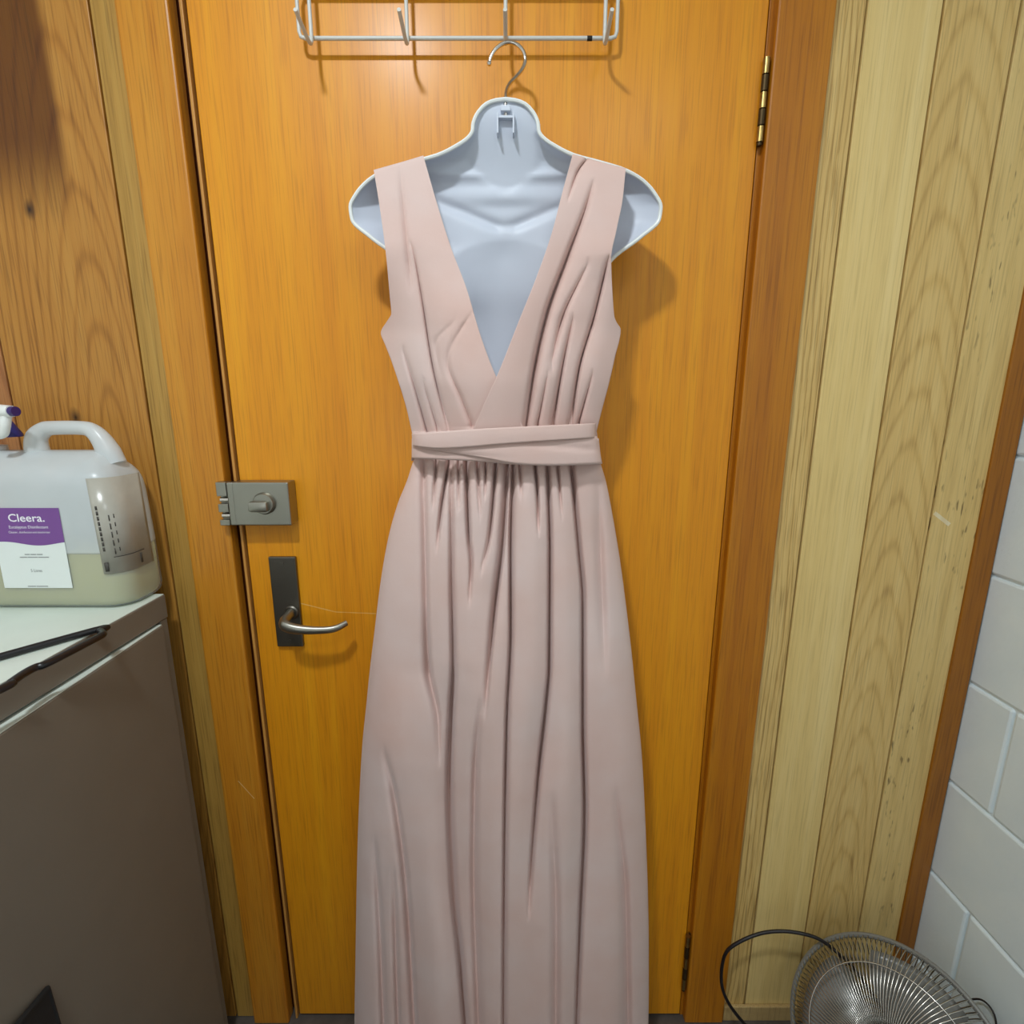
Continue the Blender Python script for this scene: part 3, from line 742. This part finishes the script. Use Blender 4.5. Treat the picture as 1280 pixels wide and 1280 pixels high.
# ------------------------------------------------------------------ jerrycan
JY = -.062
jc = Vector((on_top(84, 766, CZT).x - .002, JY, CZT))
can = empty('jerrycan', jc); tag(can, 'translucent white jerrycan with purple and white label standing on the cabinet', 'jerrycan')
JX0, JX1 = at(2, 755, JY).x + .008, at(185.5, 715, JY).x
JC = (JX0 + JX1) / 2; HWD = (JX1 - JX0) / 2; HD = .052
jz = lambda py, px=120: at(px, py, JY).z
def rrect(cx, cy, hx, hy, r, z, n=8):
    out = []
    r = min(r, hx - .001, hy - .001)
    for sx, sy, a0 in ((1, 1, 0), (-1, 1, 90), (-1, -1, 180), (1, -1, 270)):
        for k in range(n + 1):
            a = math.radians(a0 + 90 * k / n); out.append(Vector((cx + sx * (hx - r) + r * math.cos(a), cy + sy * (hy - r) + r * math.sin(a), z)))
    return out
def loft(name, rings, mat, parent, cap=True):
    n = len(rings[0]); V = [p for r in rings for p in r]; F = []
    for i in range(len(rings) - 1):
        for k in range(n): F.append((i*n + k, i*n + (k+1) % n, (i+1)*n + (k+1) % n, (i+1)*n + k))
    if cap: F.append(tuple(range(n - 1, -1, -1))); F.append(tuple((len(rings)-1)*n + k for k in range(n)))
    return mesh_obj(name, V, F, mat, parent, True)
z0 = CZT + .0006; zs = jz(592, 160); zn = jz(560, 130)
prof = [(0, -.010, .80), (.003, -.004, .90), (.008, -.001, .97), (.016, 0, 1), (.10, -.001, 1), (zs - z0 - .03, -.004, 1), (zs - z0 - .012, -.006, .985), (zs - z0, -.009, .94), (zs - z0 + .010, -.014, .84), (zs - z0 + .020, -.020, .68), (zs - z0 + .029, -.027, .48), (zs - z0 + .035, -.033, .30), (zs - z0 + .0365, -.045, .2)]
rings = [rrect(JC, JY, HWD + dx, HD * sy, .034 if sy > .6 else .012, z0 + dz) for dz, dx, sy in prof]
body = loft('body', rings, M['milky'], can)
# liquid
lz = at(100, 692, -.115).z
lp = [(.002, -.011, .78), (.006, -.006, .88), (.012, -.004, .93), (.020, -.003, .95), (lz - z0, -.003, .95)]
loft('liquid', [rrect(JC, JY, HWD + dx, HD * sy, .031, z0 + dz) for dz, dx, sy in lp], M['liquid'], can)
# moulded grip
hp = [(50, 572), (46, 560), (46, 547), (54, 538), (66, 535), (102, 535), (116, 539), (127, 550), (136, 565), (144, 580)]
MB().tube([at(x, y, JY) for x, y in hp], [.016, .0155, .0140, .0120, .0108, .0106, .0118, .0140, .0165, .016], 18, smooth=6, up=(0, -1, 0), flat=1.0).build('handle', M['milky'], can, smooth=True)
# neck and cap
nx = JX0 + .030
MB().lathe([(.020, zs - z0 + .022), (.0195, zs - z0 + .044)], 24, Matrix.Translation((nx, JY, z0)), caps=True).build('neck', M['milky'], can, smooth=True)
cz = at(6, 546, JY).z
MB().lathe([(.0, cz), (.0225, cz), (.0225, cz + .004), (.0115, cz + .026), (.0, cz + .026)], 28, Matrix.Translation((at(4, 540, JY).x, JY, 0)), caps=False).build('cap', M['blue'], can, smooth=True)
# recessed panel line above the label
FY = JY - HD - .0004
def front(px, py, d=0.0): return at(px, py, FY - d)
# label: white sheet, purple head with a wavy edge
lab = MB()
def sheet(pts_top, pts_bot, d):
    n = len(pts_top); V = [front(*p, d) for p in pts_top] + [front(*p, d) for p in pts_bot] + [front(*p, 0) for p in pts_top] + [front(*p, 0) for p in pts_bot]
    F = []
    for i in range(n - 1):
        F.append((i, n + i, n + i + 1, i + 1)); F.append((i, i + 1, 2*n + i + 1, 2*n + i)); F.append((n + i, 3*n + i, 3*n + i + 1, n + i + 1))
    F.append((0, 2*n, 3*n, n)); F.append((n - 1, 2*n - 1, 4*n - 1, 3*n - 1))
    return V, F
N = 30
lL = lambda y: lerp(-14.5, 6, (y - 635) / 100); lR = lambda y: lerp(73, 91, (y - 635) / 100)
def lx(u, y): return lerp(lL(y), lR(y), u)
wave = lambda u: 679.5 + 2.4 * math.sin((u - .02) * 2 * math.pi * 1.0 - 2.2) 
top = [(lx(i / N, 635), 635) for i in range(N + 1)]
mid = [(lx(i / N, wave(i / N)), wave(i / N)) for i in range(N + 1)]
bot = [(lx(i / N, 735), 735) for i in range(N + 1)]
lab.add(*sheet(top, bot, .0006)); label = lab.build('label', M['label_w'], can)
pm = MB(); pm.add(*sheet(top, mid, .0009)); pm.build('label_header', M['label_p'], label)
def text(name, body, px, py, hpx, mat, parent, d, align='LEFT', wpx=None, bold=0.0):
    c = bpy.data.curves.new(name, 'FONT'); c.body = body; c.size = 1.0; c.align_x = align; c.offset = bold; c.resolution_u = 3
    o = bpy.data.objects.new(name, c); COL.objects.link(o)
    me = bpy.data.meshes.new_from_object(o.evaluated_get(bpy.context.evaluated_depsgraph_get())); bpy.data.objects.remove(o)
    xs = [v.co.x for v in me.vertices]; w = max(xs) - min(xs); zz = [v.co.y for v in me.vertices]
    # the face of the can is a plane at constant depth: scale text units to metres there
    p = front(px, py, d); sc = (front(px, py - hpx, d).z - p.z) / .70
    sx = (front(px + wpx, py, d).x - p.x) / w if wpx else sc
    x_off = min(xs) if align == 'LEFT' else (min(xs) + max(xs)) / 2
    for v in me.vertices: v.co = Vector((p.x + (v.co.x - x_off) * sx, p.y, p.z + v.co.y * sc))
    me.materials.append(mat); ob = bpy.data.objects.new(name, me); link(ob, parent); ob.matrix_parent_inverse = Matrix.Translation(-can.location) if parent == can else Matrix()
    return ob
text('brand_lettering', 'Cleera.', 11, 652, 9.6, M['ink_w'], label, .0012, wpx=45, bold=.012)
text('line_lettering', 'Eucalyptus Disinfectant', 11.5, 660.5, 3.6, M['ink_w'], label, .0012, wpx=49)
text('line_lettering', 'Cleaner, disinfectant and deodoriser', 11, 666.5, 2.6, M['ink_w'], label, .0012, wpx=52)
text('volume_lettering', '5 Litres', 39, 715, 3.6, M['ink_g'], label, .0010, wpx=14)
def dash(x0, x1, y, h, mat, parent, d):
    a = front(x0, y, d); b = front(x1, y - h, d)
    return MB().box((a.x, a.y - .0001, a.z), (b.x, a.y + .0001, b.z)).build('print_line', mat, parent)
for x0, x1, y in ((31, 37, 693.5), (38, 45, 693.5), (46, 53, 693.5), (25, 34, 697), (35, 47, 697), (48, 61, 697), (35, 45, 733.3), (46, 60, 733.3)):
    dash(x0, x1, y, .9, M['ink_g'], label, .0010)
# wrapped side sticker on the rounded right-hand corner
def corner_pt(s, z, d=.0012):
    """s: 0 = end of the flat front, runs round the corner onto the right side (metres)"""
    t = (z - z0) / (zs - .03 - z0); ins = lerp(.0, -.004, max(0, min(1, t)))
    hx, hy, r = HWD + ins, HD, .034; arc = r * math.pi / 2
    if s < 0: return Vector((JC + hx - r + s, JY - hy - d, z))
    if s < arc:
        a = s / r; return Vector((JC + hx - r + (r + d) * math.sin(a), JY - (hy - r) - (r + d) * math.cos(a), z))
    return Vector((JC + hx + d, JY - (hy - r) + (s - arc), z))
sz0, sz1 = at(140, 715, JY - HD * .8).z, at(122, 597, JY - HD * .8).z
def patch(s0, s1, za, zb, d, name, mat, parent, n=14, tilt=0.0):
    V = []
    for i in range(2):
        for j in range(n + 1):
            s = lerp(s0, s1, j / n); V.append(corner_pt(s, (za if i == 0 else zb) + tilt * s, d))
    return mesh_obj(name, V, [(j, j + 1, n + 2 + j, n + 1 + j) for j in range(n)], mat, parent, True, .0004, 1)
stick = patch(.006, .088, sz0, sz1, .0010, 'side_sticker', M['sticker'], can)
for k in range(9):
    a = sz0 + .036 + k * .008
    patch(.011, .0135, a, a + .006, .0016, 'print_line', M['ink_k'], stick, 3)
for k in range(5):
    a = sz0 + .03 + k * .013
    patch(.024, .0255, a, a + .009, .0016, 'print_line', M['ink_k'], stick, 3)
    patch(.030, .0312, a + .004, a + .010, .0016, 'print_line', M['ink_k'], stick, 3)
patch(.009, .014, sz0 + .004, sz0 + .018, .0016, 'print_mark', M['ink_k'], stick, 3)
patch(.022, .070, sz0 + .025, sz0 + .0262, .0016, 'print_line', M['ink_k'], stick, 8)
patch(.060, .064, sz0 + .006, sz0 + .022, .0016, 'print_mark', M['ink_k'], stick, 3)

# ------------------------------------------------------------------ spray bottle behind the jerrycan
sb = Vector((-.905, -.085, CZT + .0005))
spray = empty('spray_bottle', sb); tag(spray, 'spray bottle with white trigger head and purple nozzle beside the jerrycan', 'bottle')
hz = at(10, 514, -.105).z
T = Matrix.Translation(sb)
hh = hz - sb.z
MB().lathe([(0, 0), (.034, 0), (.036, .004), (.036, .15), (.033, .175), (.020, .215), (.014, .235), (.0135, hh - .045)], 30, T, caps=True).build('bottle_body', M['white_pl'], spray, smooth=True)
MB().lathe([(.0165, hh - .060), (.0170, hh - .040), (.0140, hh - .030)], 24, T).build('collar', M['blue'], spray, smooth=True)
tipn = at(17.5, 514.5, -.112)
nd = (tipn - Vector((sb.x, sb.y, hz))); nd.z = 0; L = nd.length; nd.normalize()
hp0 = Vector((sb.x, sb.y, hz))
MB().tube([hp0 - nd * .022, hp0 - nd * .018, hp0 + nd * .02, hp0 + nd * (L - .02), hp0 + nd * (L - .004)], [.008, .012, .0125, .0095, .0082], 16, up=(0, 0, 1)).build('spray_head', M['white_pl'], spray, smooth=True)
MB().tube([hp0 - Vector((0, 0, .040)), hp0 - Vector((0, 0, .005))], .0125, 16).build('head_stem', M['white_pl'], spray, smooth=True)
MB().tube([hp0 + nd * (L - .0045), hp0 + nd * (L + .0035)], .0068, 18).build('nozzle', M['purple'], spray, smooth=True)
tg0 = hp0 + nd * (L - .014) + Vector((0, 0, -.006))
MB().tube([tg0, tg0 + Vector((-.004, -.001, -.014)), tg0 - nd * .010 + Vector((0, -.001, -.026)), tg0 - nd * .022 + Vector((0, -.001, -.030))], [.0062, .0066, .0056, .0045], 12, smooth=5).build('trigger', M['white_pl'], spray, smooth=True)

# ------------------------------------------------------------------ fan
FC = at(1118, 1318, -.20); FR = .158
axis = Vector((-.62, -.48, .62)).normalized()
FM = frame_to(FC, axis, (0, 0, 1))
fan = empty('desk_fan', (FC.x + .03, FC.y + .02, 0)); tag(fan, 'chrome wire-guard desk fan on the floor below the block wall', 'fan')
def guard(sign, name):
    g = MB()
    prof = [(.034, .052), (.075, .050), (.115, .042), (.142, .028), (.154, .012), (FR, .002)]
    nw = 120
    for k in range(nw):
        q = 2 * math.pi * k / nw
        pts = [FM @ Vector((r * math.cos(q + (.25 * (1 - r / FR))), r * math.sin(q + (.25 * (1 - r / FR))), sign * z)) for r, z in prof]
        g.tube(pts, .0010, 5, smooth=2)
    for r, z in ((FR, .002), (.120, .0405), (.034, .052)):
        g.tube([FM @ Vector((r * math.cos(2*math.pi*k/64), r * math.sin(2*math.pi*k/64), sign * z)) for k in range(64)], .0022 if r == FR else .0014, 6, closed=True)
    return g.build(name, M['fanwire'], fan, smooth=True, auto=False)
guard(1, 'front_guard'); guard(-1, 'rear_guard')
MB().tube([FM @ Vector((FR * math.cos(2*math.pi*k/64), FR * math.sin(2*math.pi*k/64), 0)) for k in range(64)], .0045, 8, closed=True).build('rim_clip_ring', M['smoke_blade'], fan, smooth=True)
MB().lathe([(0, .047), (.036, .047), (.035, .054), (.028, .0575), (0, .058)], 32, FM, caps=False).build('badge', M['fanwire'], fan, smooth=True)
MB().lathe([(0, -.012), (.026, -.012), (.027, .018), (.020, .026), (0, .028)], 28, FM, caps=False).build('blade_hub', M['smoke_blade'], fan, smooth=True)
for b in range(4):
    V = []; n = 10
    for i in range(n + 1):
        r = lerp(.022, .138, i / n)
        for j in range(9):
            a = 2 * math.pi * b / 4 + (j / 8 - .5) * lerp(.75, 1.25, math.sin(math.pi * min(1, i / n * .8)))
            V.append(FM @ Vector((r * math.cos(a), r * math.sin(a), .016 * (j / 8 - .5) * 1.6 + .002)))
    mesh_obj('blade', V, grid_faces(n + 1, 9), M['smoke_blade'], fan, True, .0014, 0)
MB().lathe([(0, -.150), (.030, -.148), (.046, -.130), (.050, -.080), (.046, -.056), (0, -.053)], 32, FM, caps=False).build('motor_housing', M['smoke_blade'], fan, smooth=True)
foot = Vector((FC.x + .035, FC.y + .03, 0)); mh = FM @ Vector((0, 0, -.10))
MB().tube([foot + Vector((0, 0, .02)), foot + Vector((0, 0, .09)), mh - Vector((.0, 0, .02)), mh], [.016, .014, .014, .014], 14, smooth=4).build('stand', M['smoke_blade'], fan, smooth=True)
MB().lathe([(0, .0005), (.100, .0005), (.102, .006), (.090, .018), (.030, .028), (0, .028)], 40, Matrix.Translation(foot), caps=False).build('base', M['smoke_blade'], fan, smooth=True)
cy = -.055
cp = [(1052, 1196), (1040, 1185), (1022, 1173), (1000, 1166.5), (975, 1164), (950, 1167), (925, 1177), (908, 1190), (902, 1212), (903, 1235), (912, 1256), (928, 1277), (946, 1296)]
cpts = [at(x, y, lerp(-.085, -.05, min(1, i / 5)) if i < 8 else lerp(-.05, -.07, (i - 8) / 5)) for i, (x, y) in enumerate(cp)]
e0 = cpts[0]; a0 = FM @ Vector((0, 0, -.135))
pts = [a0, Vector((e0.x + .10, -.028, e0.z - .14)), Vector((e0.x + .04, -.050, e0.z - .055))] + cpts + [Vector((cpts[-1].x + .03, cpts[-1].y - .02, .004)), Vector((cpts[-1].x + .06, -.14, .004))]
MB().tube(pts, .0032, 10, smooth=6).build('power_cord', M['cord'], fan, smooth=True)
rc = [right_at(1222, 1250) + Vector((-.02, 0, 0)), right_at(1236, 1250) + Vector((-.012, 0, 0)), right_at(1250, 1268) + Vector((-.010, 0, 0)), right_at(1256, 1300) + Vector((-.012, 0, 0))]
MB().tube(rc + [Vector((rc[-1].x, rc[-1].y, .25)), Vector((rc[-1].x - .06, rc[-1].y - .03, .2))], .0016, 8, smooth=6).build('thin_lead', M['cord'], fan, smooth=True)

# ------------------------------------------------------------------ black folio leaning on the cabinet
fa = Vector((CX1 + .012, 0, 0))
def on_x(px, py, x):
    a = (px - 640) / FPX; b = (640 - py) / FPX
    r = Vector((a, CS + b * SN, b * CS - SN)); return CAM + r * (x / r.x)
tipf = on_x(54.5, 1238, CX1 + .016)
e1 = on_x(67.5, 1282, CX1 + .022) - tipf; e2 = on_x(18, 1282, CX1 + .022) - tipf
e1.normalize(); e2.normalize()
folio = empty('black_folio', (CX1 + .1, tipf.y, 0)); tag(folio, 'black folio board leaning corner-up against the cabinet side', 'folio')
l1 = (tipf.z - .004) / -e1.z; l2 = l1 * .72
P0, P1, P2 = tipf, tipf + e1 * l1, tipf + e2 * l2
P3 = P2 + e1 * ((P2.z - .004) / -e1.z)
nrm = e1.cross(e2).normalized()
if nrm.x < 0: nrm = -nrm
q = [P0, P1, P3, P2]
V = q + [p + nrm * .006 for p in q]
mesh_obj('board', V, [(0, 1, 2, 3), (4, 7, 6, 5), (0, 4, 5, 1), (1, 5, 6, 2), (2, 6, 7, 3), (3, 7, 4, 0)], M['folio'], folio, False)
MB().tube([P1 + nrm * .003, P0 + nrm * .003, P2 + nrm * .003], .0042, 8).build('binding', M['folio'], folio, smooth=True)
